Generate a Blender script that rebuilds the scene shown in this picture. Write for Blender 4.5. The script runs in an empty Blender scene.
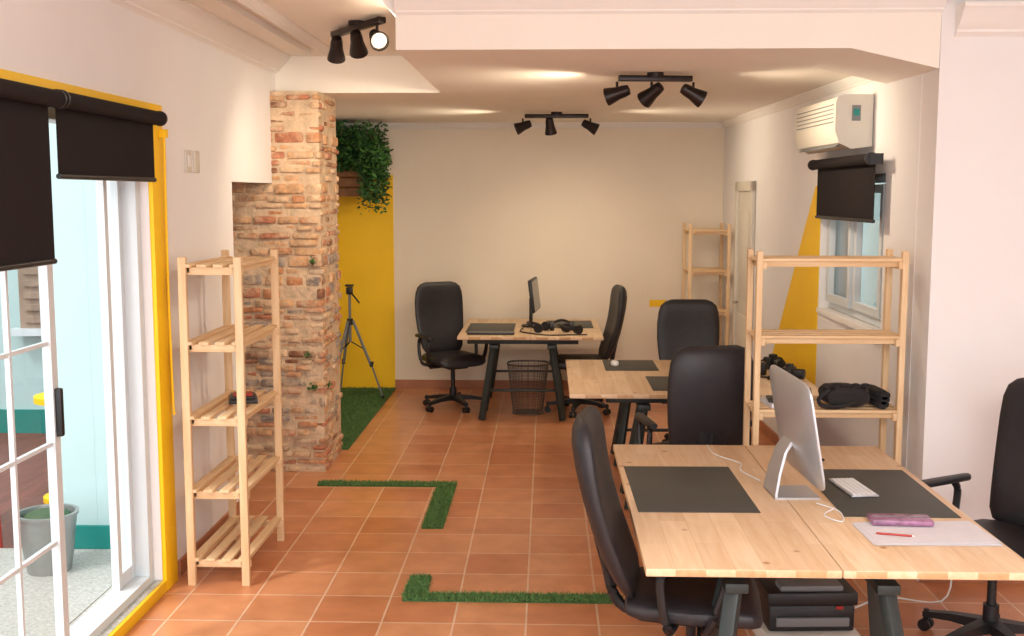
import bpy, bmesh, math, random
from mathutils import Vector, Matrix, Euler
random.seed(7)
sc=bpy.context.scene
try:
    sc.view_settings.view_transform='Standard'
    sc.view_settings.look='None'
    sc.view_settings.exposure=0.0
except Exception as e: print(e)

def lin(c):
    def f(v):
        v/=255.0
        return v/12.92 if v<=0.04045 else ((v+0.055)/1.055)**2.4
    return (f(c[0]),f(c[1]),f(c[2]),1)

# ---------------------------------------------------------------- materials
def base(name):
    m=bpy.data.materials.new(name); m.use_nodes=True
    nt=m.node_tree; b=nt.nodes['Principled BSDF']
    return m,nt,b
def N(nt,t,**kw):
    n=nt.nodes.new(t)
    for k,v in kw.items():
        if k in n.inputs.keys(): n.inputs[k].default_value=v
        else: setattr(n,k,v)
    return n
def mat(name,c,rough=0.5,metal=0,var=0.06,scale=8,bump=0.0,bscale=60,spec=0.5):
    m,nt,b=base(name)
    L=nt.links.new
    tc=N(nt,'ShaderNodeTexCoord')
    no=N(nt,'ShaderNodeTexNoise'); no.inputs['Scale'].default_value=scale; no.inputs['Detail'].default_value=4
    L(tc.outputs['Object'],no.inputs['Vector'])
    r=N(nt,'ShaderNodeValToRGB')
    c=lin(c)
    r.color_ramp.elements[0].position=0.3; r.color_ramp.elements[1].position=0.7
    r.color_ramp.elements[0].color=tuple(max(0,x*(1-var)) for x in c[:3])+(1,)
    r.color_ramp.elements[1].color=tuple(min(1,x*(1+var)) for x in c[:3])+(1,)
    L(no.outputs['Fac'],r.inputs['Fac']); L(r.outputs['Color'],b.inputs['Base Color'])
    b.inputs['Roughness'].default_value=rough; b.inputs['Metallic'].default_value=metal
    b.inputs['Specular IOR Level'].default_value=spec
    if bump>0:
        n2=N(nt,'ShaderNodeTexNoise'); n2.inputs['Scale'].default_value=bscale; n2.inputs['Detail'].default_value=5
        L(tc.outputs['Object'],n2.inputs['Vector'])
        bp=N(nt,'ShaderNodeBump'); bp.inputs['Strength'].default_value=bump; bp.inputs['Distance'].default_value=0.01
        L(n2.outputs['Fac'],bp.inputs['Height']); L(bp.outputs['Normal'],b.inputs['Normal'])
    return m
def brick(name,c):
    m=mat(name,c,.95,var=.3,scale=22,bump=1.0,bscale=45,spec=.2)
    nt=m.node_tree; L=nt.links.new; b=nt.nodes['Principled BSDF']
    src=b.inputs['Base Color'].links[0].from_socket
    tc=N(nt,'ShaderNodeTexCoord')
    no=N(nt,'ShaderNodeTexNoise'); no.inputs['Scale'].default_value=6; no.inputs['Detail'].default_value=10; no.inputs['Roughness'].default_value=.75
    L(tc.outputs['Object'],no.inputs['Vector'])
    r=N(nt,'ShaderNodeValToRGB'); r.color_ramp.elements[0].position=.45; r.color_ramp.elements[1].position=.60
    r.color_ramp.elements[0].color=(0,0,0,1); r.color_ramp.elements[1].color=(.88,.88,.88,1)
    L(no.outputs['Fac'],r.inputs['Fac'])
    mx=N(nt,'ShaderNodeMix',data_type='RGBA'); L(r.outputs['Color'],mx.inputs[0]); L(src,mx.inputs[6]); mx.inputs[7].default_value=lin((212,186,156))
    L(mx.outputs[2],b.inputs['Base Color'])
    return m
def wood(name,c1,c2,axis='Y',plank=0.09,rough=0.45):
    m,nt,b=base(name); L=nt.links.new
    tc=N(nt,'ShaderNodeTexCoord')
    mp=N(nt,'ShaderNodeMapping')
    s={'X':(1.2,14,14),'Y':(14,1.2,14),'Z':(14,14,1.2)}[axis]
    mp.inputs['Scale'].default_value=s
    L(tc.outputs['Object'],mp.inputs['Vector'])
    no=N(nt,'ShaderNodeTexNoise'); no.inputs['Scale'].default_value=2.2; no.inputs['Detail'].default_value=6; no.inputs['Distortion'].default_value=0.8
    L(mp.outputs['Vector'],no.inputs['Vector'])
    r=N(nt,'ShaderNodeValToRGB'); r.color_ramp.elements[0].position=0.3; r.color_ramp.elements[1].position=0.68
    r.color_ramp.elements[0].color=lin(c2); r.color_ramp.elements[1].color=lin(c1)
    L(no.outputs['Fac'],r.inputs['Fac'])
    out=r.outputs['Color']
    if plank:
        mp2=N(nt,'ShaderNodeMapping'); mp2.inputs['Rotation'].default_value=(0,0,math.pi/2 if axis=='Y' else 0)
        L(tc.outputs['Object'],mp2.inputs['Vector'])
        bt=N(nt,'ShaderNodeTexBrick'); bt.inputs['Scale'].default_value=1; bt.inputs['Brick Width'].default_value=0.55
        bt.inputs['Row Height'].default_value=plank; bt.inputs['Mortar Size'].default_value=0.0007
        bt.inputs['Color1'].default_value=(1,1,1,1); bt.inputs['Color2'].default_value=(.86,.81,.75,1); bt.inputs['Mortar'].default_value=(.7,.58,.45,1)
        L(mp2.outputs['Vector'],bt.inputs['Vector'])
        mx=N(nt,'ShaderNodeMix',data_type='RGBA',blend_type='MULTIPLY'); mx.inputs[0].default_value=1
        L(out,mx.inputs[6]); L(bt.outputs['Color'],mx.inputs[7]); out=mx.outputs[2]
        vo=N(nt,'ShaderNodeTexVoronoi'); vo.inputs['Scale'].default_value=5.5
        L(tc.outputs['Object'],vo.inputs['Vector'])
        r2=N(nt,'ShaderNodeValToRGB'); r2.color_ramp.elements[0].position=0.05; r2.color_ramp.elements[1].position=0.10
        r2.color_ramp.elements[0].color=(.5,.28,.14,1); r2.color_ramp.elements[1].color=(1,1,1,1)
        L(vo.outputs['Distance'],r2.inputs['Fac'])
        mx2=N(nt,'ShaderNodeMix',data_type='RGBA',blend_type='MULTIPLY'); mx2.inputs[0].default_value=.8
        L(out,mx2.inputs[6]); L(r2.outputs['Color'],mx2.inputs[7]); out=mx2.outputs[2]
    L(out,b.inputs['Base Color']); b.inputs['Roughness'].default_value=rough
    return m
def tile_mat():
    m,nt,b=base('terracotta_tiles'); L=nt.links.new
    tc=N(nt,'ShaderNodeTexCoord'); mp=N(nt,'ShaderNodeMapping'); mp.inputs['Location'].default_value=(0.433+0.34*20,-5.30+0.34*40,0)
    L(tc.outputs['Object'],mp.inputs['Vector'])
    bt=N(nt,'ShaderNodeTexBrick'); bt.offset=0; bt.squash=1
    for k,v in (('Scale',1),('Brick Width',.34),('Row Height',.34),('Mortar Size',.0055),('Mortar Smooth',.2),('Bias',0)): bt.inputs[k].default_value=v
    bt.inputs['Color1'].default_value=lin((214,150,106)); bt.inputs['Color2'].default_value=lin((198,126,84)); bt.inputs['Mortar'].default_value=lin((224,190,160))
    L(mp.outputs['Vector'],bt.inputs['Vector'])
    no=N(nt,'ShaderNodeTexNoise'); no.inputs['Scale'].default_value=6; no.inputs['Detail'].default_value=6
    L(tc.outputs['Object'],no.inputs['Vector'])
    r=N(nt,'ShaderNodeValToRGB'); r.color_ramp.elements[0].position=.3; r.color_ramp.elements[1].position=.75
    r.color_ramp.elements[0].color=(.84,.79,.75,1); r.color_ramp.elements[1].color=(1.08,1.08,1.08,1)
    L(no.outputs['Fac'],r.inputs['Fac'])
    mx=N(nt,'ShaderNodeMix',data_type='RGBA',blend_type='MULTIPLY'); mx.inputs[0].default_value=1
    L(bt.outputs['Color'],mx.inputs[6]); L(r.outputs['Color'],mx.inputs[7]); L(mx.outputs[2],b.inputs['Base Color'])
    b.inputs['Roughness'].default_value=.3
    bp=N(nt,'ShaderNodeBump'); bp.inputs['Strength'].default_value=.5; bp.inputs['Distance'].default_value=.004; bp.invert=True
    L(bt.outputs['Fac'],bp.inputs['Height']); L(bp.outputs['Normal'],b.inputs['Normal'])
    return m
def glass_mat():
    m,nt,b=base('window_glass'); L=nt.links.new
    nt.nodes.remove(b)
    tr=N(nt,'ShaderNodeBsdfTransparent'); tr.inputs['Color'].default_value=(.92,.97,.97,1)
    gl=N(nt,'ShaderNodeBsdfGlossy'); gl.inputs['Roughness'].default_value=.02
    lw=N(nt,'ShaderNodeLayerWeight'); lw.inputs['Blend'].default_value=.5
    pw=N(nt,'ShaderNodeMath',operation='POWER'); pw.inputs[1].default_value=4
    ad=N(nt,'ShaderNodeMath',operation='MULTIPLY_ADD'); ad.inputs[1].default_value=.7; ad.inputs[2].default_value=.04
    mx=N(nt,'ShaderNodeMixShader')
    L(lw.outputs['Facing'],pw.inputs[0]); L(pw.outputs[0],ad.inputs[0])
    L(ad.outputs[0],mx.inputs[0]); L(tr.outputs[0],mx.inputs[1]); L(gl.outputs[0],mx.inputs[2])
    L(mx.outputs[0],nt.nodes['Material Output'].inputs['Surface'])
    return m
def emis(name,c,s):
    m,nt,b=base(name)
    b.inputs['Base Color'].default_value=lin(c); b.inputs['Emission Color'].default_value=lin(c); b.inputs['Emission Strength'].default_value=s
    return m

M=dict(
 wall=mat('plaster_white',(236,234,234),.8,var=.015,scale=3,bump=.08,bscale=25),
 wallw=mat('plaster_warm',(240,228,208),.8,var=.015,scale=3,bump=.08,bscale=25),
 ceil=mat('ceiling_white',(242,236,226),.85,var=.01,scale=3),
 trim=mat('trim_white',(241,238,234),.6,var=.01),
 yellow=mat('yellow_paint',(253,204,12),.55,var=.03,scale=3),
 tile=tile_mat(),
 skirt=mat('terracotta_skirting',(176,116,82),.5,var=.12,scale=6),
 pine=wood('pine_tabletop',(236,210,178),(224,190,150),'Y',.1),
 pinex=wood('pine_slats_x',(234,204,162),(218,180,134),'X',0,.6),
 piney=wood('pine_slats_y',(234,204,162),(218,180,134),'Y',0,.6),
 pinez=wood('pine_posts',(234,204,162),(218,180,134),'Z',0,.6),
 leather=mat('black_leather',(34,32,36),.48,var=.15,scale=20,bump=.15,bscale=90),
 blackp=mat('black_plastic',(27,27,30),.45,var=.1),
 fabric=mat('black_fabric',(36,33,34),.9,var=.1,scale=40),
 blind=mat('blind_fabric',(34,29,30),.9,var=.05,scale=40,spec=.2),
 steel=mat('trestle_black',(48,56,56),.45,metal=.2,var=.08),
 pad=mat('desk_pad',(68,69,64),.55,var=.05,scale=6),
 alu=mat('aluminium',(196,198,204),.38,metal=.6,var=.02),
 chrome=mat('chrome',(190,190,195),.2,metal=1,var=.02),
 white=mat('white_plastic',(232,232,232),.4,var=.01),
 pvc=mat('white_pvc_frame',(210,218,222),.4,var=.01),
 cream=mat('cream_plastic',(212,206,194),.5,var=.02),
 grey=mat('grey_plastic',(120,122,124),.5,var=.03),
 dark=mat('dark_screen',(14,15,18),.15,var=.02),
 brown=mat('dark_brown_wood',(74,52,42),.7,var=.2,scale=10),
 paper=mat('paper',(222,222,228),.8,var=.03,scale=14),
 purple=mat('purple_case',(150,104,136),.25,var=.35,scale=30),
 red=mat('red_plastic',(170,40,32),.45,var=.1),
 teal=mat('teal_paint',(20,130,122),.5,var=.05),
 outwall=mat('patio_wall',(180,206,206),.8,var=.03,scale=2),
 terrazzo=mat('terrazzo',(176,176,170),.5,var=.25,scale=60),
 deck=wood('deck_boards',(134,78,66),(96,52,44),'Y',.12),
 zinc=mat('zinc',(150,154,152),.4,metal=.6,var=.1),
 leafA=mat('leaf_green',(68,114,52),.5,var=.25,scale=12),
 leafB=mat('leaf_dark',(38,78,42),.5,var=.25,scale=12),
 grass=mat('artificial_grass',(92,128,68),.8,var=.35,scale=60),
 grassd=mat('artificial_grass_base',(62,96,50),.9,var=.3,scale=80),
 planter=mat('planter_wood',(134,90,54),.7,var=.25,scale=10),
 bronze=mat('spot_metal',(46,38,36),.35,metal=.6,var=.05),
 bulb=emis('bulb_glow',(255,232,200),1.6),
 mortar=mat('mortar',(210,184,154),.95,var=.18,scale=14,bump=1.0,bscale=40),
 br1=brick('brick_orange',(192,136,98)),
 br2=brick('brick_tan',(204,160,120)),
 br3=brick('brick_red',(182,122,94)),
 br4=brick('brick_cream',(216,184,150)),
 br5=brick('brick_brown',(144,102,78)),
 stone=brick('stone_grey',(150,138,130)),
 glass=glass_mat(),
 brownpic=mat('brown_shutter',(150,128,112),.7,var=.2,scale=5),
 bin=mat('bin_mesh',(92,80,74),.5,metal=.3,var=.15,scale=60),
)

# ---------------------------------------------------------------- builder
class B:
    def __init__(s,name,loc=(0,0,0),rot=0):
        s.name=name; s.bm=bmesh.new(); s.mats=[]; s.loc=loc; s.rot=rot
    def mi(s,k):
        m=M[k]
        if m not in s.mats: s.mats.append(m)
        return s.mats.index(m)
    def _fin(s,faces,k,smooth=False):
        i=s.mi(k)
        for f in faces: f.material_index=i; f.smooth=smooth
    def box(s,c,d,k,rot=(0,0,0),bev=0.0,seg=2):
        mt=Matrix.Translation(c)@Euler(rot).to_matrix().to_4x4()@Matrix.Diagonal((d[0],d[1],d[2],1))
        r=bmesh.ops.create_cube(s.bm,size=1,matrix=mt)
        vs=r['verts']; fs=set(f for v in vs for f in v.link_faces)
        s._fin(fs,k)
        if bev>0:
            es=list(set(e for v in vs for e in v.link_edges))
            rr=bmesh.ops.bevel(s.bm,geom=es,offset=min(bev,min(d)*.45),segments=seg,affect='EDGES',profile=.5)
            s._fin(rr['faces'],k,True)
        return s
    def b2(s,a,b,k,bev=0):
        return s.box([(a[i]+b[i])/2 for i in range(3)],[abs(b[i]-a[i]) for i in range(3)],k,bev=bev)
    def bar(s,p,q,w,h,k,bev=0):
        p=Vector(p);q=Vector(q);d=q-p
        e=d.to_track_quat('Z','Y').to_euler()
        return s.box((p+q)/2,(w,h,d.length),k,rot=e,bev=bev)
    def cyl(s,p,q,r1,k,r2=None,seg=16,smooth=True):
        p=Vector(p);q=Vector(q);d=q-p
        if r2 is None:r2=r1
        mt=Matrix.Translation((p+q)/2)@d.to_track_quat('Z','Y').to_matrix().to_4x4()
        r=bmesh.ops.create_cone(s.bm,cap_ends=True,segments=seg,radius1=r1,radius2=r2,depth=d.length,matrix=mt)
        fs=set(f for v in r['verts'] for f in v.link_faces); s._fin(fs,k,smooth); return s
    def sph(s,c,r,k,sc=(1,1,1),rot=(0,0,0)):
        mt=Matrix.Translation(c)@Euler(rot).to_matrix().to_4x4()@Matrix.Diagonal((sc[0],sc[1],sc[2],1))
        q=bmesh.ops.create_uvsphere(s.bm,u_segments=16,v_segments=10,radius=r,matrix=mt)
        s._fin(set(f for v in q['verts'] for f in v.link_faces),k,True); return s
    def loft(s,rings,k,cap=True,smooth=True):
        vr=[[s.bm.verts.new(p) for p in r] for r in rings]; n=len(vr[0]); fs=[]
        for a,b in zip(vr,vr[1:]):
            for i in range(n):
                fs.append(s.bm.faces.new((a[i],a[(i+1)%n],b[(i+1)%n],b[i])))
        if cap:
            fs.append(s.bm.faces.new(list(reversed(vr[0])))); fs.append(s.bm.faces.new(vr[-1]))
        s._fin(fs,k,smooth); return s
    def tube(s,pts,r,k,seg=8,sub=4):
        P=[Vector(p) for p in pts]
        if sub>1 and len(P)>2:
            Q=[]
            for i in range(len(P)-1):
                p0=P[max(i-1,0)];p1=P[i];p2=P[i+1];p3=P[min(i+2,len(P)-1)]
                for j in range(sub):
                    t=j/sub
                    Q.append(.5*((2*p1)+(-p0+p2)*t+(2*p0-5*p1+4*p2-p3)*t*t+(-p0+3*p1-3*p2+p3)*t**3))
            Q.append(P[-1]); P=Q
        rings=[]
        for i,p in enumerate(P):
            d=(P[min(i+1,len(P)-1)]-P[max(i-1,0)]).normalized()
            up=Vector((0,0,1)) if abs(d.z)<.95 else Vector((1,0,0))
            x=d.cross(up).normalized(); y=x.cross(d)
            rings.append([p+r*(math.cos(a)*x+math.sin(a)*y) for a in [2*math.pi*t/seg for t in range(seg)]])
        return s.loft(rings,k)
    def lathe(s,prof,c,k,seg=24):
        return s.loft([[ (c[0]+r*math.cos(a),c[1]+r*math.sin(a),c[2]+z) for a in [2*math.pi*t/seg for t in range(seg)]] for r,z in prof],k)
    def prism(s,poly,v,k):
        v=Vector(v); a=[s.bm.verts.new(p) for p in poly]; b=[s.bm.verts.new(Vector(p)+v) for p in poly]; n=len(a); fs=[]
        fs.append(s.bm.faces.new(list(reversed(a)))); fs.append(s.bm.faces.new(b))
        for i in range(n): fs.append(s.bm.faces.new((a[i],a[(i+1)%n],b[(i+1)%n],b[i])))
        s._fin(fs,k); return s
    def quad(s,pts,k):
        s._fin([s.bm.faces.new([s.bm.verts.new(p) for p in pts])],k); return s
    def done(s,recalc=True):
        if recalc: bmesh.ops.recalc_face_normals(s.bm,faces=s.bm.faces)
        me=bpy.data.meshes.new(s.name); s.bm.to_mesh(me); s.bm.free()
        for m in s.mats: me.materials.append(m)
        try: me.set_sharp_from_angle(angle=math.radians(38))
        except Exception: pass
        o=bpy.data.objects.new(s.name,me); sc.collection.objects.link(o)
        o.location=s.loc; o.rotation_euler=(0,0,s.rot); return o

# ---------------------------------------------------------------- room shell
XL=-1.94; YB=11.25; ZC=2.98; ZS=2.72; YF=5.6; YC=7.92; YK=7.76; YW=5.33
B('floor').b2((-2.45,-1.6,-.12),(4.2,YB+.2,0),'tile').done()
w=B('wall_left')
w.b2((-2.19,-1.6,0),(XL,1.8,ZC),'wall')
w.b2((-2.19,1.8,2.36),(XL,YW,ZC),'wall')
w.b2((-2.19,YW,0),(XL,5.95,ZC),'wall')
w.b2((-2.5,5.95,0),(XL,6.76,ZC),'wall')
w.b2((-2.5,6.76,2.08),(XL,YK,ZC),'wall')
w.b2((-2.5,6.76,0),(-2.38,YK,2.08),'brown')
w.b2((-2.4,YK,ZS),(XL,YC,ZC),'wall')
w.done()
B('wall_left_rear').b2((-2.5,YK,0),(-2.4,YB,ZC),'wall').done()
B('wall_back').b2((-2.5,YB,0),(2.0,YB+.2,ZC),'wallw').done()
B('wall_back_yellow_panel').b2((-2.4,YB-.015,0),(-1.57,YB,2.2),'yellow').done()
def RX(y): return 1.94+(y-5.6)*(1.78-1.94)/(YB-5.6)
w=B('wall_right')
def wr(y0,y1,z0,z1,k='wall'):
    w.prism([(RX(y0),y0,z0),(RX(y1),y1,z0),(RX(y1)+.2,y1,z0),(RX(y0)+.2,y0,z0)],(0,0,z1-z0),k)
wr(5.85,6.35,0,ZC); wr(6.35,7.65,0,1.22); wr(6.35,7.65,2.12,ZC); wr(7.65,9.8,0,ZC); wr(9.8,10.4,2.05,ZC); wr(10.4,YB,0,ZC)
w.done()
B('wall_right_pier').b2((1.935,YF,0),(4.2,5.85,ZC),'wall').done()
B('wall_right_front').b2((3.9,-1.6,0),(4.2,YF,ZC),'wall').done()
B('ceiling').b2((-2.5,-1.6,ZC),(4.2,YB+.2,ZC+.12),'ceil').done()
c=B('ceiling_soffit')
c.prism([(-.76,YF+.002,ZS),(1.934,YF+.002,ZS),(1.934,5.86,ZS),(2.0,5.86,ZS),(2.0,YB,ZS),(-2.4,YB,ZS),(-2.4,YC,ZS),(-.76,YC,ZS)],(0,0,ZC-ZS-.001),'ceil')
c.prism([(1.5,YF+.002,ZS),(1.933,YF+.002,ZS),(1.933,YF+.002,ZS-.1)],(0,.8,0),'ceil')
c.done()
def crown(name,p,q,n,z,h=.11,k='trim'):
    b=B(name); n=Vector(n); p=Vector((p[0],p[1],0)); q=Vector((q[0],q[1],0))
    prof=[(0,0),(1,0),(1,-.14),(.86,-.2),(.7,-.42),(.45,-.66),(.24,-.78),(.24,-.86),(.1,-.92),(0,-1)]
    a=[p+n*(x*h*.85)+Vector((0,0,z+y*h)) for x,y in prof]
    b.prism(a,q-p,k); return b.done()
crown('trim_1',(XL,-1.6),(XL,YC),(1,0,0),ZC,.13)
crown('trim_2',(-.76,YF),(1.94,YF),(0,-1,0),ZC,.09)
crown('trim_3',(2.0,YF),(3.9,YF),(0,-1,0),ZC-.06,.15)
crown('trim_4',(-2.4,YB),(1.78,YB),(0,-1,0),ZS,.06)
crown('trim_5',(RX(YB),YB),(RX(6.3),6.3),(-1,0,0),ZS,.06)
crown('trim_6',(-.76,YF),(-.76,YC),(-1,0,0),ZC,.09)
crown('trim_7',(-1.50,2.0),(-1.50,YC-.35),(1,0,0),ZC,.05)
crown('trim_8',(-1.61,2.0),(-1.61,YC-.35),(-1,0,0),ZC,.04)
B('baseboard_back').b2((-1.57,YB-.02,0),(1.77,YB,.09),'skirt').done()
b=B('baseboard_right'); b.prism([(RX(5.86),5.86,0),(RX(9.68),9.68,0),(RX(9.68)-.015,9.68,0),(RX(5.86)-.015,5.86,0)],(0,0,.09),'skirt'); b.done()
B('baseboard_left').b2((XL,5.56,0),(XL+.015,6.74,.08),'skirt').done()
B('baseboard_pier').b2((1.94,YF-.015,0),(3.9,YF,.08),'skirt').done()

# door on right wall
ang=math.atan((1.94-1.78)/(YB-5.6))
d=B('door_1',loc=(RX(10.1),10.1,0),rot=ang)
d.b2((-.035,-.38,0),(-.002,-.29,2.12),'cream',.006); d.b2((-.035,.29,0),(-.002,.38,2.12),'cream',.006); d.b2((-.035,-.38,2.03),(-.002,.38,2.12),'cream',.006)
d.b2((-.012,-.292,0.005),(.03,.292,2.035),'cream')
for z0,z1 in((.15,.9),(1.05,1.85)): d.b2((-.02,-.2,z0),(-.01,.2,z1),'cream',bev=.004)
d.cyl((-.06,.24,1.0),(-.01,.24,1.0),.01,'chrome'); d.cyl((-.06,.24,1.0),(-.06,.14,1.0),.009,'chrome'); d.done()

# right window
wn=B('window_2')
def fr(y0,y1,z0,z1,t=.04,xo=.05,d=.05,k='pvc'):
    def bx(a,b_,c_,e_,o=0):
        xa=RX((y0+y1)/2)+xo+o
        wn.b2((xa,a,c_),(xa+d-2*o,b_,e_),k)
    bx(y0,y0+t,z0,z1);bx(y1-t,y1,z0,z1);bx(y0+.002,y1-.002,z0+.001,z0+t,.001);bx(y0+.002,y1-.002,z1-t,z1-.001,.001)
fr(6.351,7.649,1.225,2.12,.05); fr(6.42,6.99,1.28,2.06,.05,.02,.04); fr(7.01,7.58,1.28,2.06,.05,.02,.04)
xx=RX(7)+.06
wn.quad([(xx,6.42,1.28),(xx,7.58,1.28),(xx,7.58,2.06),(xx,6.42,2.06)],'glass')
wn.b2((RX(7)-.03,6.34,1.19),(RX(7)-.005,7.66,1.222),'trim')
wn.done()
w=B('wall_right_yellow_wedge')
def rp(y,z): return (RX(y)-.004,y,z)
w.prism([rp(7.80,2.06),rp(7.66,2.06),rp(7.66,.3),rp(9.3,.3)],(.003,0,0),'yellow'); w.done()
B('light_well_wall').b2((3.0,5.86,0),(3.1,11,2.5),'outwall').done()

# ---------------------------------------------------------------- left window + frame
f=B('window_frame_yellow')
f.b2((XL,YW,0),(XL+.022,5.50,2.44),'yellow',.003); f.b2((XL,1.7,2.34),(XL+.022,YW,2.44),'yellow',.003)
f.b2((XL,1.8,0),(XL+.022,YW,.06),'yellow',.003)
f.done()
g=B('window_1')
xg=XL-.10
g.b2((xg-.12,1.8,0.0),(xg+.099,YW-.001,.06),'terrazzo')
g.b2((xg-.06,1.8,.06),(xg+.06,YW-.001,.10),'pvc'); g.b2((xg-.06,1.8,2.3),(xg+.06,YW-.001,2.36),'pvc')
g.b2((xg-.059,YW-.06,.10),(xg+.059,YW-.001,2.3),'pvc',.004); g.b2((xg-.059,1.8,.10),(xg+.059,1.86,2.3),'pvc')
def leaf(y0,y1,x,mun=False,st=.05):
    g.b2((x-.018,y0,.101),(x+.018,y0+st,2.299),'pvc'); g.b2((x-.018,y1-st,.101),(x+.018,y1,2.299),'pvc')
    g.b2((x-.016,y0+st-.001,.102),(x+.016,y1-st+.001,.17),'pvc'); g.b2((x-.016,y0+st-.001,2.23),(x+.016,y1-st+.001,2.298),'pvc')
    g.quad([(x,y0+st,.17),(x,y1-st,.17),(x,y1-st,2.23),(x,y0+st,2.23)],'glass')
    if mun:
        n=int(round((y1-y0)/.38))
        for i in range(1,n): g.b2((x-.01,y0+(y1-y0)*i/n-.008,.17),(x+.01,y0+(y1-y0)*i/n+.008,2.23),'pvc')
        for i in range(1,5): g.b2((x-.009,y0+st,.17+2.06*i/5-.008),(x+.009,y1-st,.17+2.06*i/5+.008),'pvc')
leaf(2.9,4.37,xg+.03,True); leaf(1.87,2.95,xg-.03,True); leaf(5.06,YW-.062,xg-.03,st=.04)
g.box((xg+.06,4.345,1.12),(.03,.03,.2),'blackp',bev=.008)
g.done()
def blind(name,y0,y1,x,zt,zb,sgn=1):
    b=B(name)
    b.cyl((x,y0,zt),(x,y1,zt),.032,'blind',seg=20); b.cyl((x,y0-.012,zt),(x,y0,zt),.036,'blackp',seg=20); b.cyl((x,y1,zt),(x,y1+.012,zt),.036,'blackp',seg=20)
    xa=x-.03*sgn
    b.b2((xa-.0015,y0+.01,zb),(xa+.0015,y1-.01,zt),'blind')
    b.cyl((xa,y0+.01,zb),(xa,y1-.01,zb),.011,'blackp',seg=10)
    for yy in(y0-.016,y1+.016):
        b.b2((x-(.065*sgn),yy-.004,zt-.03),(x+.01*sgn,yy+.004,zt+.03),'blackp')
    b.done()
blind('roller_blind',4.19,5.25,-1.845,2.36,2.07)
blind('roller_blind',2.3,4.11,-1.83,2.355,1.75)
blind('roller_blind',6.28,7.62,1.81,2.2,1.85,-1)
c=B('blind_cord'); c.tube([(XL+.045,5.45,2.30),(XL+.04,5.45,1.6),(XL+.045,5.45,.95),(XL+.05,5.45,.9)],.006,'yellow',6,3); c.b2((XL+.023,5.435,2.28),(XL+.06,5.465,2.32),'yellow'); c.done()
s=B('light_switch'); s.b2((XL,5.88,2.12),(XL+.012,5.97,2.24),'cream',.004); s.b2((XL,6.02,2.12),(XL+.012,6.11,2.24),'cream',.004); s.b2((XL+.012,5.90,2.15),(XL+.016,5.95,2.21),'white',.002); s.done()

# ---------------------------------------------------------------- patio
B('patio_floor').b2((-6.5,1,-.12),(-2.46,10,-.0),'deck').done()
B('patio_step').b2((-3.1,4.3,0),(-2.20,5.89,.03),'terrazzo').done()
p=B('patio_wall'); p.b2((-2.78,5.92,0),(-2.51,6.4,3.4),'outwall'); p.b2((-2.52,5.921,0.0),(-2.20,5.945,3.4),'outwall'); p.b2((-2.79,5.895,.03),(-2.20,5.919,.16),'teal')
p.b2((-6.5,9,0),(-2.51,9.2,4),'outwall'); p.b2((-6.6,1,0),(-6.51,9,2.6),'outwall'); p.b2((-6.4,8.98,0),(-2.51,8.999,.2),'teal'); p.done()
p=B('patio_shutter'); p.b2((-4.35,8.9,.9),(-3.3,8.97,2.2),'brownpic')
for i in range(12): p.b2((-4.3,8.88,.95+i*.1),(-3.35,8.899,1.0+i*.1),'brownpic')
p.b2((-4.42,8.87,.84),(-3.24,8.96,.9),'pvc'); p.b2((-4.42,8.87,2.2),(-3.24,8.96,2.27),'pvc'); p.done()
b=B('zinc_bucket',loc=(-2.62,5.55,.03)); b.lathe([(.11,0),(.125,.1),(.135,.2),(.15,.3),(.158,.3),(.158,.315),(.14,.315),(.13,.27)],(0,0,0),'zinc')
b.sph((0,0,.29),.12,'leafB',(1,1,.3)); b.done()
b=B('garden_stool',loc=(-3.15,7.0,0)); b.lathe([(.02,.0),(.16,.0),(.16,.03),(.03,.06),(.03,.62),(.19,.66),(.19,.7),(.02,.7)],(0,0,0),'yellow'); b.done()
b=B('garden_chair',loc=(-3.45,6.1,0),rot=.6)
for sx in(-.22,.22):
    b.tube([(sx,.25,0),(sx,.2,.42),(sx,-.2,.4),(sx,-.28,.6),(sx,-.34,.85)],.014,'red'); b.tube([(sx,-.28,0),(sx,-.2,.4)],.014,'red')
for i in range(6): b.b2((-.22,-.18+i*.07,.405),(.22,-.13+i*.07,.42),'red')
for i in range(5): b.box((0,-.23-i*.026,.5+i*.075),(.44,.012,.05),'red',rot=(.3,0,0))
b.done()

# ---------------------------------------------------------------- brick column
b=B('brick_column')
x0,x1,y0,y1=-2.36,-1.605,YK+.01,8.42
b.b2((x0+.03,y0+.0,0),(x1-.0,y1-.01,ZS-.001),'mortar')
z=0.0
ks=['br1','br2','br3','br4','br5','br2','br1','br3']
while z<ZS-.03:
    h=random.choice([.034,.038,.042,.048])
    if random.random()<.08: h=.07
    h=min(h,ZS-z-.004)
    for face in('f','s'):
        L0,L1=(x0,x1+.01) if face=='f' else (y0,y1)
        t=L0-random.uniform(0,.14)
        while t<L1:
            ln=random.uniform(.08,.22); a=max(t,L0); e=min(t+ln,L1)
            t+=ln+random.uniform(.010,.026)
            if e-a<.03: continue
            if random.random()<.10: continue
            k=random.choice(ks)
            if .3<z<1.5 and random.random()<.32: k='stone'
            if z>1.9 and random.random()<.4:k=random.choice(['br2','br4'])
            pr=random.uniform(-.012,.020); tl=random.uniform(-.035,.035); dz=random.uniform(-.005,.005)
            if face=='f': b.box(((a+e)/2,y0+.045-pr,z+h/2+dz),(e-a,.11,h),k,rot=(random.uniform(-.08,.08),tl,random.uniform(-.06,.06)),bev=.012,seg=2)
            else: b.box((x1-.045+pr,(a+e)/2,z+h/2+dz),(.1,e-a,h),k,rot=(tl,0,random.uniform(-.05,.05)),bev=.012,seg=2)
    z+=h+random.uniform(.010,.02)
b.done()
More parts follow.
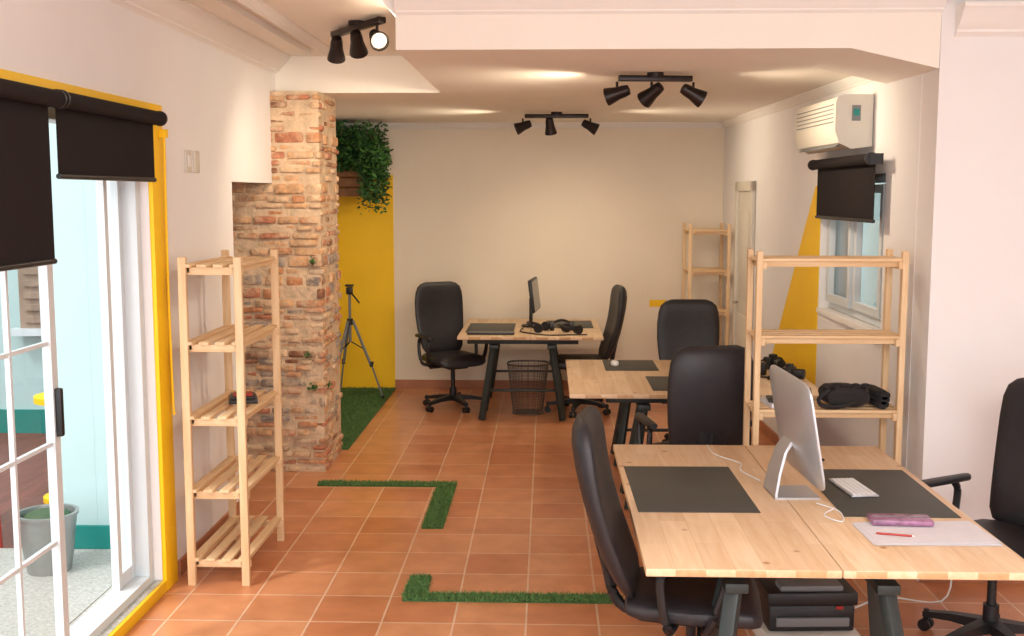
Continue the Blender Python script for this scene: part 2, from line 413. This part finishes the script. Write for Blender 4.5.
def leafquad(b,c,s,k):
    r=Euler((random.uniform(-1,1),random.uniform(-1,1),random.uniform(0,6.28))).to_matrix()
    pts=[(0,-1,0),(.45,-.3,.1),(.35,.4,.1),(0,1,-.05),(-.35,.4,.1),(-.45,-.3,.1)]
    b._fin([b.bm.faces.new([b.bm.verts.new(Vector(c)+r@(Vector(p)*s)) for p in pts])],k)
b=B('wall_moss')
for (x,y,zz) in((-1.66,YK,1.53),(-1.70,YK,.86),(-1.6,YK+.15,.62),(-1.68,YK,.62)):
    for i in range(30): leafquad(b,(x+random.gauss(0,.015),y-.02+random.gauss(0,.012),zz+random.gauss(0,.012)),.015,'leafA')
b.done(False)

# ---------------------------------------------------------------- ivy planter
b=B('ivy_planter')
for i in range(4):
    b.b2((-2.35,10.72,1.98+i*.095),(-1.80,10.74,2.065+i*.095),'planter',.004)
    b.b2((-1.80,10.72,1.98+i*.095),(-1.78,11.22,2.065+i*.095),'planter',.004)
b.b2((-2.35,10.741,1.98),(-1.801,11.22,2.0),'planter'); b.b2((-2.35,10.741,2.3),(-1.801,11.22,2.33),'planter')
for i in range(5400):
    if i<3000: c=(random.uniform(-2.35,-1.60),random.uniform(10.5,11.2),2.32+abs(random.gauss(.12,.15)))
    else:
        u=random.random()
        if random.random()<.78: c=(random.uniform(-1.78,-1.54)+random.gauss(0,.02),10.6+random.gauss(0,.12),2.45-u*random.uniform(.15,.64))
        else: c=(random.uniform(-2.3,-1.75),10.64+random.gauss(0,.05),2.38-u*.16)
    if c[2]>2.69: continue
    leafquad(b,c,random.uniform(.018,.038),random.choice(['leafA','leafB']))
b.done(False)

# ---------------------------------------------------------------- artificial grass
def grass(name,rects,dens,h):
    b=B(name)
    for (xa,ya,xb,yb) in rects:
        b.b2((xa,ya,0.0005),(xb,yb,.008),'grassd')
        n=int((xb-xa)*(yb-ya)*dens); i=b.mi('grass')
        for _ in range(n):
            x=random.uniform(xa,xb);y=random.uniform(ya,yb);a=random.uniform(0,6.28);w=.004
            dx,dy=math.cos(a)*w,math.sin(a)*w; lx,ly=random.gauss(0,.012),random.gauss(0,.012)
            f=b.bm.faces.new([b.bm.verts.new(p) for p in((x-dx,y-dy,.006),(x+dx,y+dy,.006),(x+lx,y+ly,.008+h*random.uniform(.5,1)))]); f.material_index=i
    b.done(False)
grass('grass_strip',[(-1.58,7.37,-.62,7.47),(-.75,6.42,-.62,7.37)],24000,.022)
grass('grass_strip',[(-.71,5.23,.38,5.33),(-.71,5.33,-.60,5.58)],26000,.022)
grass('grass_mat',[(-2.38,8.46,-1.56,11.2)],8000,.022)

# ---------------------------------------------------------------- pine shelving
def shelf_unit(name,loc,rot,Lx,D,H,levels):
    b=B(name,loc=loc,rot=rot)
    t=.03; hx=Lx/2; hy=D/2
    for sx in(-1,1):
        for sy in(-1,1):
            b.b2((sx*hx-(t if sx>0 else 0),sy*hy-(.04 if sy>0 else 0),0),(sx*hx+(0 if sx>0 else t),sy*hy+(0 if sy>0 else .04),H),'pinez',.003)
    for z in levels:
        for sx in(-1,1):
            xa=sx*(hx-t-.01)
            b.b2((xa-.01,-hy+.0,z-.05),(xa+.01,hy,z-.012),'piney',.002)
        for sy in(-1,1):
            b.b2((-hx+t,sy*(hy-.04)-.012,z-.04),(hx-t,sy*(hy-.04)+.012,z-.0121),'pinex',.002)
        n=max(3,int(D/.075))
        for i in range(n):
            yy=-hy+.035+(D-.07)*i/(n-1)
            b.b2((-hx+.002,yy-.024,z-.012),(hx-.002,yy+.024,z+.004),'pinex',.002)
    return b.done()
shelf_unit('shelving_unit',(-1.68,5.80,0),math.pi/2,.77,.32,1.69,[.14,.50,.88,1.26,1.65])
shelf_unit('shelving_unit',(1.465,5.83,0),0,.77,.30,1.71,[.12,.49,.88,1.27,1.67])
shelf_unit('shelving_unit',(1.56,10.85,0),0,.40,.5,1.72,[.14,.50,.88,1.27,1.66])

# ---------------------------------------------------------------- desks
def desk(name,loc,W,Lg,inset=.12):
    b=B(name,loc=loc); h=W/2
    b.b2((0,0,.727),(h-.0015,Lg,.755),'pine',.004); b.b2((h+.0015,0,.727),(W,Lg,.755),'pine',.004)
    for yy in(inset,Lg-inset-.1):
        cx=h-.07; yc=yy+.1
        b.b2((cx-.5,yc-.03,.665),(cx+.5,yc+.03,.726),'steel',.005)
        b.b2((cx-.3,yc-.11,.63),(cx-.22,yc+.11,.665),'steel',.004); b.b2((cx+.22,yc-.11,.63),(cx+.3,yc+.11,.665),'steel',.004)
        for sx in(-1,1):
            for sy in(-1,1):
                b.bar((cx+sx*.26,yc+sy*.06,.66),(cx+sx*.36,yc+sy*.21,.008),.055,.04,'steel',.006)
            b.bar((cx+sx*.325,yc-.15,.24),(cx+sx*.325,yc+.15,.24),.03,.03,'steel',.003)
        b.bar((cx-.33,yc,.24),(cx+.33,yc,.24),.03,.02,'steel',.003)
    return b.done()
desk('desk',(.335,3.58,0),1.31,1.85)
desk('desk',(-.79,9.6,0),1.29,1.43)
desk('desk',(.145,6.82,0),1.62,1.46)
ZT=.755
def pad(x0,y0,x1,y1,rot=0):
    B('desk_pad',loc=((x0+x1)/2,(y0+y1)/2,ZT),rot=rot).b2((-(x1-x0)/2,-(y1-y0)/2,0),((x1-x0)/2,(y1-y0)/2,.004),'pad',.0015).done()
pad(.36,4.24,.84,4.97,.01); pad(1.16,4.20,1.61,4.94,-.01)
pad(-.74,9.9,-.30,10.6); pad(.0,10.25,.44,10.85)
pad(.42,7.75,.80,8.24); pad(.68,6.95,.95,7.5)

# ---------------------------------------------------------------- office chair
def sup(cx,cy,cz,a,b,n,axis,e=3.0):
    out=[]
    for i in range(n):
        t=2*math.pi*i/n; c,s=math.cos(t),math.sin(t)
        u=a*math.copysign(abs(c)**(2/e),c); v=b*math.copysign(abs(s)**(2/e),s)
        if axis=='Z': out.append((cx+u,cy+v,cz))
        else: out.append((cx+u,cy,cz+v))
    return out
def chair(loc,rot,arms=True,rec=0.0,H=1.17):
    b=B('office_chair',loc=loc,rot=rot)
    for i in range(5):
        a=2*math.pi*i/5+.3; c,s=math.cos(a),math.sin(a)
        b.loft([[(c*r-s*w,s*r+c*w,z),(c*r+s*w,s*r-c*w,z),(c*r+s*w,s*r-c*w,z-th),(c*r-s*w,s*r+c*w,z-th)] for r,w,z,th in((.03,.03,.13,.05),(.17,.022,.115,.035),(.30,.018,.09,.025))],'blackp',smooth=False)
        px,py=c*.29,s*.29
        b.cyl((px,py,.1),(px,py,.05),.012,'blackp',seg=8)
        for q in(-.018,.018): b.cyl((px-s*(q-.01),py+c*(q-.01),.028),(px-s*(q+.01),py+c*(q+.01),.028),.028,'blackp',seg=14)
    b.cyl((0,0,.09),(0,0,.2),.034,'blackp'); b.cyl((0,0,.2),(0,0,.40),.02,'blackp')
    b.box((0,0,.405),(.2,.26,.04),'blackp',bev=.012)
    b.cyl((.08,.03,.405),(.25,.03,.4),.008,'blackp',seg=8)
    rings=[]
    for y,w,th,z in((-.245,.16,.02,.478),(-.235,.21,.035,.475),(-.18,.24,.048,.472),(0,.255,.05,.47),(.15,.25,.05,.472),(.22,.235,.045,.465),(.25,.2,.03,.45),(.26,.15,.015,.44)):
        rings.append(sup(0,y,z,w,th,28,'Y',3.2))
    b.loft(rings,'leather')
    rings=[]
    zs=[.50,.515,.56,.64,.74,.86,.98,1.07,1.125,1.155,H]
    ws=[.15,.185,.21,.225,.24,.25,.25,.24,.22,.185,.14]
    ts=[.015,.03,.042,.048,.045,.042,.045,.048,.042,.03,.012]
    for z,w_,t_ in zip(zs,ws,ts):
        q=(z-.5)/.67
        y=-.235-.10*q-.05*math.sin(q*2.6)+.03*q*q-rec*q
        r=[]
        for (x,yy,zz) in sup(0,y,z,w_,t_,28,'Z',2.8):
            r.append((x,yy+.54*x*x,zz))
        rings.append(r)
    b.loft(rings,'leather')
    b.tube([(0,-.02,.40),(0,-.2,.39),(0,-.29,.44),(0,-.315-rec*.1,.56),(0,-.33-rec*.3,.68)],.022,'blackp',8,4)
    b.box((0,-.318-rec*.22,.66),(.16,.03,.2),'blackp',bev=.012,rot=(.12+rec,0,0))
    if arms:
        for sx in(-1,1):
            b.tube([(sx*.17,.05,.415),(sx*.27,.06,.43),(sx*.295,.09,.52),(sx*.295,.12,.63),(sx*.29,.10,.675)],.017,'blackp',8,4)
            b.tube([(sx*.17,-.06,.415),(sx*.27,-.08,.43),(sx*.295,-.1,.52),(sx*.295,-.11,.63),(sx*.29,-.08,.675)],.017,'blackp',8,4)
            b.loft([sup(sx*.29,y,.69,w_,.016,14,'Y',2.6) for y,w_ in((-.17,.018),(-.155,.028),(0,.033),(.13,.033),(.165,.024),(.172,.012))],'blackp')
    return b.done()
R=math.radians
chair((.56,4.10,0),R(-98),rec=.09)
chair((1.97,4.76,0),R(120),rec=.03)
chair((-.88,10.2,0),R(-150))
chair((.30,10.05,0),R(97),arms=False,rec=.05)
chair((.865,6.38,0),R(10))
chair((1.14,8.45,0),R(182),arms=False)

# ---------------------------------------------------------------- computer on front desk
b=B('desktop_computer',loc=(1.05,4.54,ZT),rot=R(3))
tl=R(10)
mt=Matrix.Translation((0.02,0,.075))@Matrix.Rotation(-tl,4,'Y')
def T(p): return mt@Vector(p)
W2,Hh=.31,.44
rings=[]
for x,iw,z0_,z1_ in((.012,W2,0,Hh),(.004,W2,0,Hh),(-.004,W2-.01,.01,Hh-.01),(-.02,W2*.72,.07,Hh-.08),(-.036,W2*.4,.14,Hh-.15)):
    rr=[]
    for i in range(32):
        t=2*math.pi*i/32; c_,s_=math.cos(t),math.sin(t); e=2/9 if x>-.01 else 2/4
        rr.append(T((x,iw*math.copysign(abs(c_)**e,c_),(z0_+z1_)/2+(z1_-z0_)/2*math.copysign(abs(s_)**e,s_))))
    rings.append(rr)
b.loft(rings,'alu')
q=[T((.0135,-W2+.012,.09)),T((.0135,W2-.012,.09)),T((.0135,W2-.012,Hh-.012)),T((.0135,-W2+.012,Hh-.012))]
b.quad(q,'dark')
b.loft([[(x-.0,-w_,z),(x,w_,z),(x+t_,w_,z),(x+t_,-w_,z)] for x,z,w_,t_ in((-.035,.25,.055,.015),(-.075,.19,.07,.012),(-.10,.10,.085,.010),(-.115,.02,.095,.010),(-.115,.0,.098,.012))],'alu',smooth=False)
b.loft([[(x,-w_,0),(x,w_,0),(x,w_,.008),(x,-w_,.008)] for x,w_ in((-.115,.098),(.07,.1))],'alu',smooth=False)
b.done()
b=B('keyboard',loc=(1.30,4.6,ZT+.005),rot=R(6))
b.box((0,0,.006),(.115,.28,.008),'alu',bev=.003)
for i in range(5):
    for j in range(13): b.box((-.04+i*.02,-.12+j*.02,.0115),(.016,.016,.004),'white',bev=.001,seg=1)
b.done()
b=B('papers',loc=(1.39,3.98,ZT))
for i in range(5): b.box((random.uniform(-.02,.02),random.uniform(-.015,.015),.001+i*.0015),(.44,.26,.001),'paper',rot=(0,0,random.uniform(-.15,.1)))
b.done()
b=B('pencil_case',loc=(1.34,4.1,ZT+.009),rot=R(-3)); b.box((0,0,.012),(.23,.10,.024),'purple',bev=.01); b.box((0,0,.0245),(.21,.006,.003),'grey'); b.done()
b=B('pen',loc=(1.27,3.96,ZT+.012)); b.cyl((-.06,-.0,0),(.06,-.03,0),.004,'red',seg=8); b.cyl((.06,-.03,0),(.07,-.0325,0),.004,'white',.001,8); b.done()
b=B('smartphone',loc=(1.22,5.12,ZT+.0005),rot=R(20)); b.box((0,0,.005),(.16,.085,.009),'dark',bev=.004); b.done()
b=B('white_cable')
b.tube([(.80,5.40,ZT+.005),(.81,5.2,ZT+.006),(.90,5.04,ZT+.005),(.88,4.9,ZT+.005),(.93,4.72,ZT+.006)],.003,'white',6,5)
b.tube([(1.09,4.36,ZT+.009),(1.15,4.25,ZT+.009),(1.13,4.12,ZT+.006),(1.08,4.2,ZT+.006),(1.14,4.28,ZT+.012)],.003,'white',6,5); b.done()
b=B('printer',loc=(1.16,4.85,0),rot=R(3)); b.box((0,0,.24),(.40,.34,.06),'blackp',bev=.01); b.box((0,0,.15),(.38,.32,.12),'blackp',bev=.012); b.box((0,-.1,.28),(.28,.1,.03),'grey',bev=.01); b.box((0,-.17,.14),(.32,.02,.04),'grey',bev=.004); b.box((0,-.02,.045),(.42,.36,.085),'cream',bev=.01); b.box((.12,-.162,.2),(.03,.004,.015),'red'); b.done()
b=B('power_strip',loc=(1.48,4.2,0),rot=R(80)); b.box((0,0,.02),(.34,.06,.035),'white',bev=.008)
for i in range(5): b.cyl((-.12+i*.06,0,.036),(-.12+i*.06,0,.039),.02,'grey',seg=12)
b.done()
b=B('wall_socket'); b.b2((2.0,YF-.01,.2),(2.16,YF,.28),'white',.003)
b.tube([(2.08,YF-.02,.24),(2.08,YF-.08,.1),(1.95,5.3,.006),(1.7,5.35,.006),(1.5,5.2,.006)],.005,'white',6); b.done()
B('wall_sticker').b2((1.05,YB-.004,.86),(1.22,YB,.93),'yellow').done()

# ---------------------------------------------------------------- back desk items
b=B('monitor',loc=(-.12,10.4,ZT+.001),rot=R(-6))
b.box((0,0,.30),(.03,.50,.31),'blackp',bev=.008,rot=(0,-.12,0)); b.box((.018,0,.30),(.004,.47,.28),'dark',rot=(0,-.12,0))
b.box((-.03,0,.14),(.03,.06,.26),'blackp',bev=.008); b.loft([sup(-.01,0,z,.11,.11,20,'Z',2.2) for z in(0,.012)],'blackp'); b.done()
def phones(loc,rot):
    b=B('headphones',loc=loc,rot=rot)
    b.tube([(-.09,0,.035),(-.08,.08,.06),(0,.13,.08),(.08,.08,.06),(.09,0,.035)],.012,'blackp'); b.cyl((-.11,-.01,.042),(-.07,-.01,.042),.042,'blackp'); b.cyl((.07,-.01,.042),(.11,-.01,.042),.042,'blackp'); b.done()
phones((.14,10.08,ZT+.001),0); phones((-.05,9.98,ZT+.001),1.2); phones((.22,9.86,ZT+.001),2.2)
b=B('black_cable'); b.tube([(-.22,10.2,ZT+.008),(-.24,9.95,ZT+.008),(-.15,9.8,ZT+.008),(.0,9.68,ZT+.008),(.2,9.70,ZT+.008),(.36,9.72,ZT+.008)],.006,'blackp',6,5); b.done()
b=B('keyboard',loc=(-.5,9.78,ZT+.001),rot=R(90)); b.box((0,0,.01),(.13,.42,.016),'blackp',bev=.004)
for i in range(4):
    for j in range(14): b.box((-.045+i*.03,-.19+j*.029,.019),(.022,.022,.004),'grey')
b.done()
# wire mesh waste basket (open, see-through)
b=B('waste_basket',loc=(-.17,9.98,0))
def rr_(z):
    t=z/.44; return .135+.05*t
def sq(a,r): return (r*math.copysign(abs(math.cos(a))**.6,math.cos(a)), r*.8*math.copysign(abs(math.sin(a))**.6,math.sin(a)))
for i in range(40):
    a=2*math.pi*i/40; p=sq(a,rr_(0)); q=sq(a,rr_(.46)); b.cyl((p[0],p[1],.005),(q[0],q[1],.46),.0022,'bin',seg=5)
for j in range(17):
    z=.006+j*.0285; b.tube([sq(2*math.pi*i/28,rr_(z))+(z,) for i in range(29)],.0022 if j not in(0,16) else .009,'bin',5,1)
b.lathe([(.001,.004),(.115,.004),(.115,.008),(.001,.008)],(0,0,0),'bin',20)
b.done()
def camera_dev(loc,rot):
    b=B('camera',loc=loc,rot=rot); b.box((0,0,.045),(.13,.06,.085),'blackp',bev=.012); b.box((0,0,.095),(.05,.05,.03),'blackp',bev=.01); b.cyl((0,-.03,.045),(0,-.1,.045),.035,'blackp',seg=20); b.cyl((0,-.1,.045),(0,-.102,.045),.028,'dark',seg=20); b.box((-.045,.0,.05),(.03,.075,.08),'blackp',bev=.01)
    b.tube([(.065,0,.08),(.13,.03,.02),(.12,.12,.010),(.0,.14,.010),(-.1,.1,.010),(-.065,0,.08)],.006,'fabric',6,4); b.done()
camera_dev((1.62,7.85,ZT+.002),.4); camera_dev((1.46,7.60,ZT+.002),2.9); camera_dev((1.64,7.40,ZT+.002),1)
b=B('computer_mouse',loc=(.50,8.0,ZT+.005)); b.loft([sup(0,0,z,.032*k_,.052*k_,18,'Z',2.2) for z,k_ in((0,.95),(.012,1),(.024,.85),(.03,.5))],'white'); b.done()
zs=.885
b=B('black_backpack',loc=(1.58,5.83,zs))
b.loft([sup(0,y,.060,w_,h_,20,'Y',2.4) for y,w_,h_ in((-.13,.05,.03),(-.11,.11,.05),(0,.13,.057),(.10,.11,.045),(.12,.06,.03))],'fabric')
b.tube([(-.1,-.1,.1),(-.16,-.12,.05),(-.12,-.13,.015),(0,-.13,.03),(.1,-.1,.1)],.012,'fabric')
for i in range(5): b.sph((-.1+i*.05,-.06,.11),.03,'fabric',(1,1.4,.6))
b.done()
b=B('folded_jacket',loc=(1.76,5.83,zs))
for i in range(3): b.loft([sup(random.uniform(-.005,.005),y,.022+i*.025,w_,.02,18,'Y',2.3) for y,w_ in((-.12,.02),(-.1,.035),(0,.042),(.1,.035),(.12,.02))],'fabric')
b.done()
b=B('paper_stack',loc=(1.28,5.83,zs)); b.box((0,0,.012),(.22,.2,.022),'paper',rot=(0,0,.1)); b.box((0,0,.03),(.2,.16,.012),'blackp',rot=(0,0,-.1),bev=.003); b.done()
b=B('notebook',loc=(-1.65,5.85,.886),rot=.3); b.box((0,0,.009),(.15,.21,.017),'blackp',bev=.003); b.box((.002,0,.009),(.149,.2,.012),'paper'); b.box((0,.02,.022),(.13,.16,.012),'blackp',bev=.003); b.box((0,.03,.032),(.10,.12,.008),'red',bev=.003); b.done()

# ---------------------------------------------------------------- tripod
b=B('tripod',loc=(-1.90,10.5,.031))
b.cyl((0,0,.55),(0,0,1.02),.014,'grey'); b.cyl((0,0,.72),(0,0,.78),.03,'blackp')
for i in range(3):
    a=2*math.pi*i/3+.0; c,s=math.cos(a),math.sin(a)
    b.cyl((c*.03,s*.03,.76),(c*.2,s*.2,.32),.014,'grey',seg=10); b.cyl((c*.2,s*.2,.34),(c*.31,s*.31,.01),.009,'grey',seg=8); b.sph((c*.31,s*.31,.015),.015,'blackp'); b.cyl((c*.2,s*.2,.31),(c*.21,s*.21,.36),.018,'blackp',seg=8)
    b.cyl((0,0,.56),(c*.14,s*.14,.48),.006,'blackp',seg=6)
b.box((0,0,1.05),(.06,.06,.07),'blackp',bev=.01); b.box((0,0,1.1),(.08,.05,.02),'blackp',bev=.005); b.cyl((0,0,1.05),(.12,-.16,.95),.008,'blackp',seg=8); b.done()

# ---------------------------------------------------------------- air conditioner
b=B('air_conditioner',loc=(RX(7.10)-.004,7.08,2.425),rot=ang)
prof=[(0,-.14),(-.12,-.155),(-.19,-.12),(-.215,-.05),(-.215,.11),(-.2,.145),(-.17,.155),(0,.155)]
b.prism([(x,-.48,z) for x,z in prof],(0,.96,0),'cream')
b.prism([(x*1.02-.002,-.485,z*1.02) for x,z in prof],(0,.025,0),'cream')
for i in range(5): b.b2((-.219,-.42,.0+i*.025),(-.214,.42,.006+i*.025),'grey')
b.box((-.168,0,-.125),(.07,.84,.006),'grey',rot=(0,-.55,0)); b.box((-.175,0,-.131),(.05,.84,.004),'dark',rot=(0,-.55,0))
b.box((-.1,-.487,.05),(.05,.003,.09),'grey'); b.box((-.1,-.489,.055),(.035,.002,.04),'teal'); b.done()

# ---------------------------------------------------------------- ceiling track spots
lid=[0]
def track(name,p,q,zc,heads,en):
    b=B(name); p=Vector((p[0],p[1],zc-.035));q=Vector((q[0],q[1],zc-.035))
    b.bar(p,q,.05,.035,'bronze',.006)
    mid=(p+q)/2; b.cyl((mid.x,mid.y,zc-.03),(mid.x,mid.y,zc-.001),.05,'bronze')
    outs=[]
    for t,aim in heads:
        c=p.lerp(q,t)+Vector((0,0,-.02)); a=Vector(aim).normalized()
        hc=c+Vector((0,0,-.07))
        b.cyl(c,hc,.008,'bronze',seg=8); b.sph(hc,.022,'bronze')
        tq=a.to_track_quat('Z','Y').to_matrix()
        prof=[(.012,-.08),(.03,-.075),(.036,-.045),(.038,-.01),(.046,.025),(.052,.05),(.054,.065),(.049,.065),(.043,.045)]
        b.loft([[hc+tq@Vector((r*math.cos(k*math.pi/10),r*math.sin(k*math.pi/10),z)) for k in range(20)] for r,z in prof],'bronze')
        b.cyl(hc+a*.045,hc+a*.052,.042,'bulb',seg=18)
        outs.append((hc+a*.08,a))
    par=b.done()
    for pos,a in outs:
        ld=bpy.data.lights.new('spot_lamp','SPOT'); ld.energy=en; ld.color=(1,.82,.60); ld.spot_size=math.radians(135); ld.spot_blend=1; ld.shadow_soft_size=.08
        lo=bpy.data.objects.new('spot_lamp_%d'%lid[0],ld); lid[0]+=1; lo.location=pos; lo.rotation_euler=a.to_track_quat('-Z','Y').to_euler(); sc.collection.objects.link(lo); lo.parent=par
track('track_spotlight',(-1.27,6.65),(-.90,6.1),ZC,[(.05,(-.15,.6,-.8)),(.5,(.0,.7,-.7)),(.9,(.3,-.75,-.35))],30)
track('track_spotlight',(.42,6.65),(.86,6.7),ZS,[(-.02,(-.9,.3,-.28)),(.45,(-.6,.5,-.5)),(1.02,(.8,.1,-.45))],50)
track('track_spotlight',(-.2,9.8),(.36,9.8),ZS,[(-.03,(-.85,-.1,-.35)),(.4,(.1,.3,-.8)),(1.03,(.85,-.1,-.45))],50)

# ---------------------------------------------------------------- general light
def area(name,loc,rot,sx,sy,e,col):
    ld=bpy.data.lights.new(name,'AREA'); ld.shape='RECTANGLE'; ld.size=sx; ld.size_y=sy; ld.energy=e; ld.color=col
    lo=bpy.data.objects.new(name,ld); lo.location=loc; lo.rotation_euler=rot; sc.collection.objects.link(lo)
area('fill_area_light',(.6,.9,2.95),(R(16),0,0),3.0,2.0,265,(1,.99,.975))  # unseen fill light added behind the camera to brighten the room, no fixture
ld=bpy.data.lights.new('sun','SUN'); ld.energy=1.5; ld.angle=.1; ld.color=(1,.97,.92)
lo=bpy.data.objects.new('sun',ld); lo.rotation_euler=(R(25),R(-25),0); sc.collection.objects.link(lo)
wd=bpy.data.worlds.new('sky'); sc.world=wd; wd.use_nodes=True
bg=wd.node_tree.nodes['Background']; bg.inputs['Color'].default_value=(.97,.98,1,1); bg.inputs['Strength'].default_value=2.9

cam=bpy.data.cameras.new('camera'); cam.lens=1100/1024*36; cam.sensor_width=36; cam.sensor_fit='HORIZONTAL'
co=bpy.data.objects.new('camera',cam); co.location=(0,0,2.0); co.rotation_euler=(R(90-6.4),0,R(1.82)); sc.collection.objects.link(co); sc.camera=co
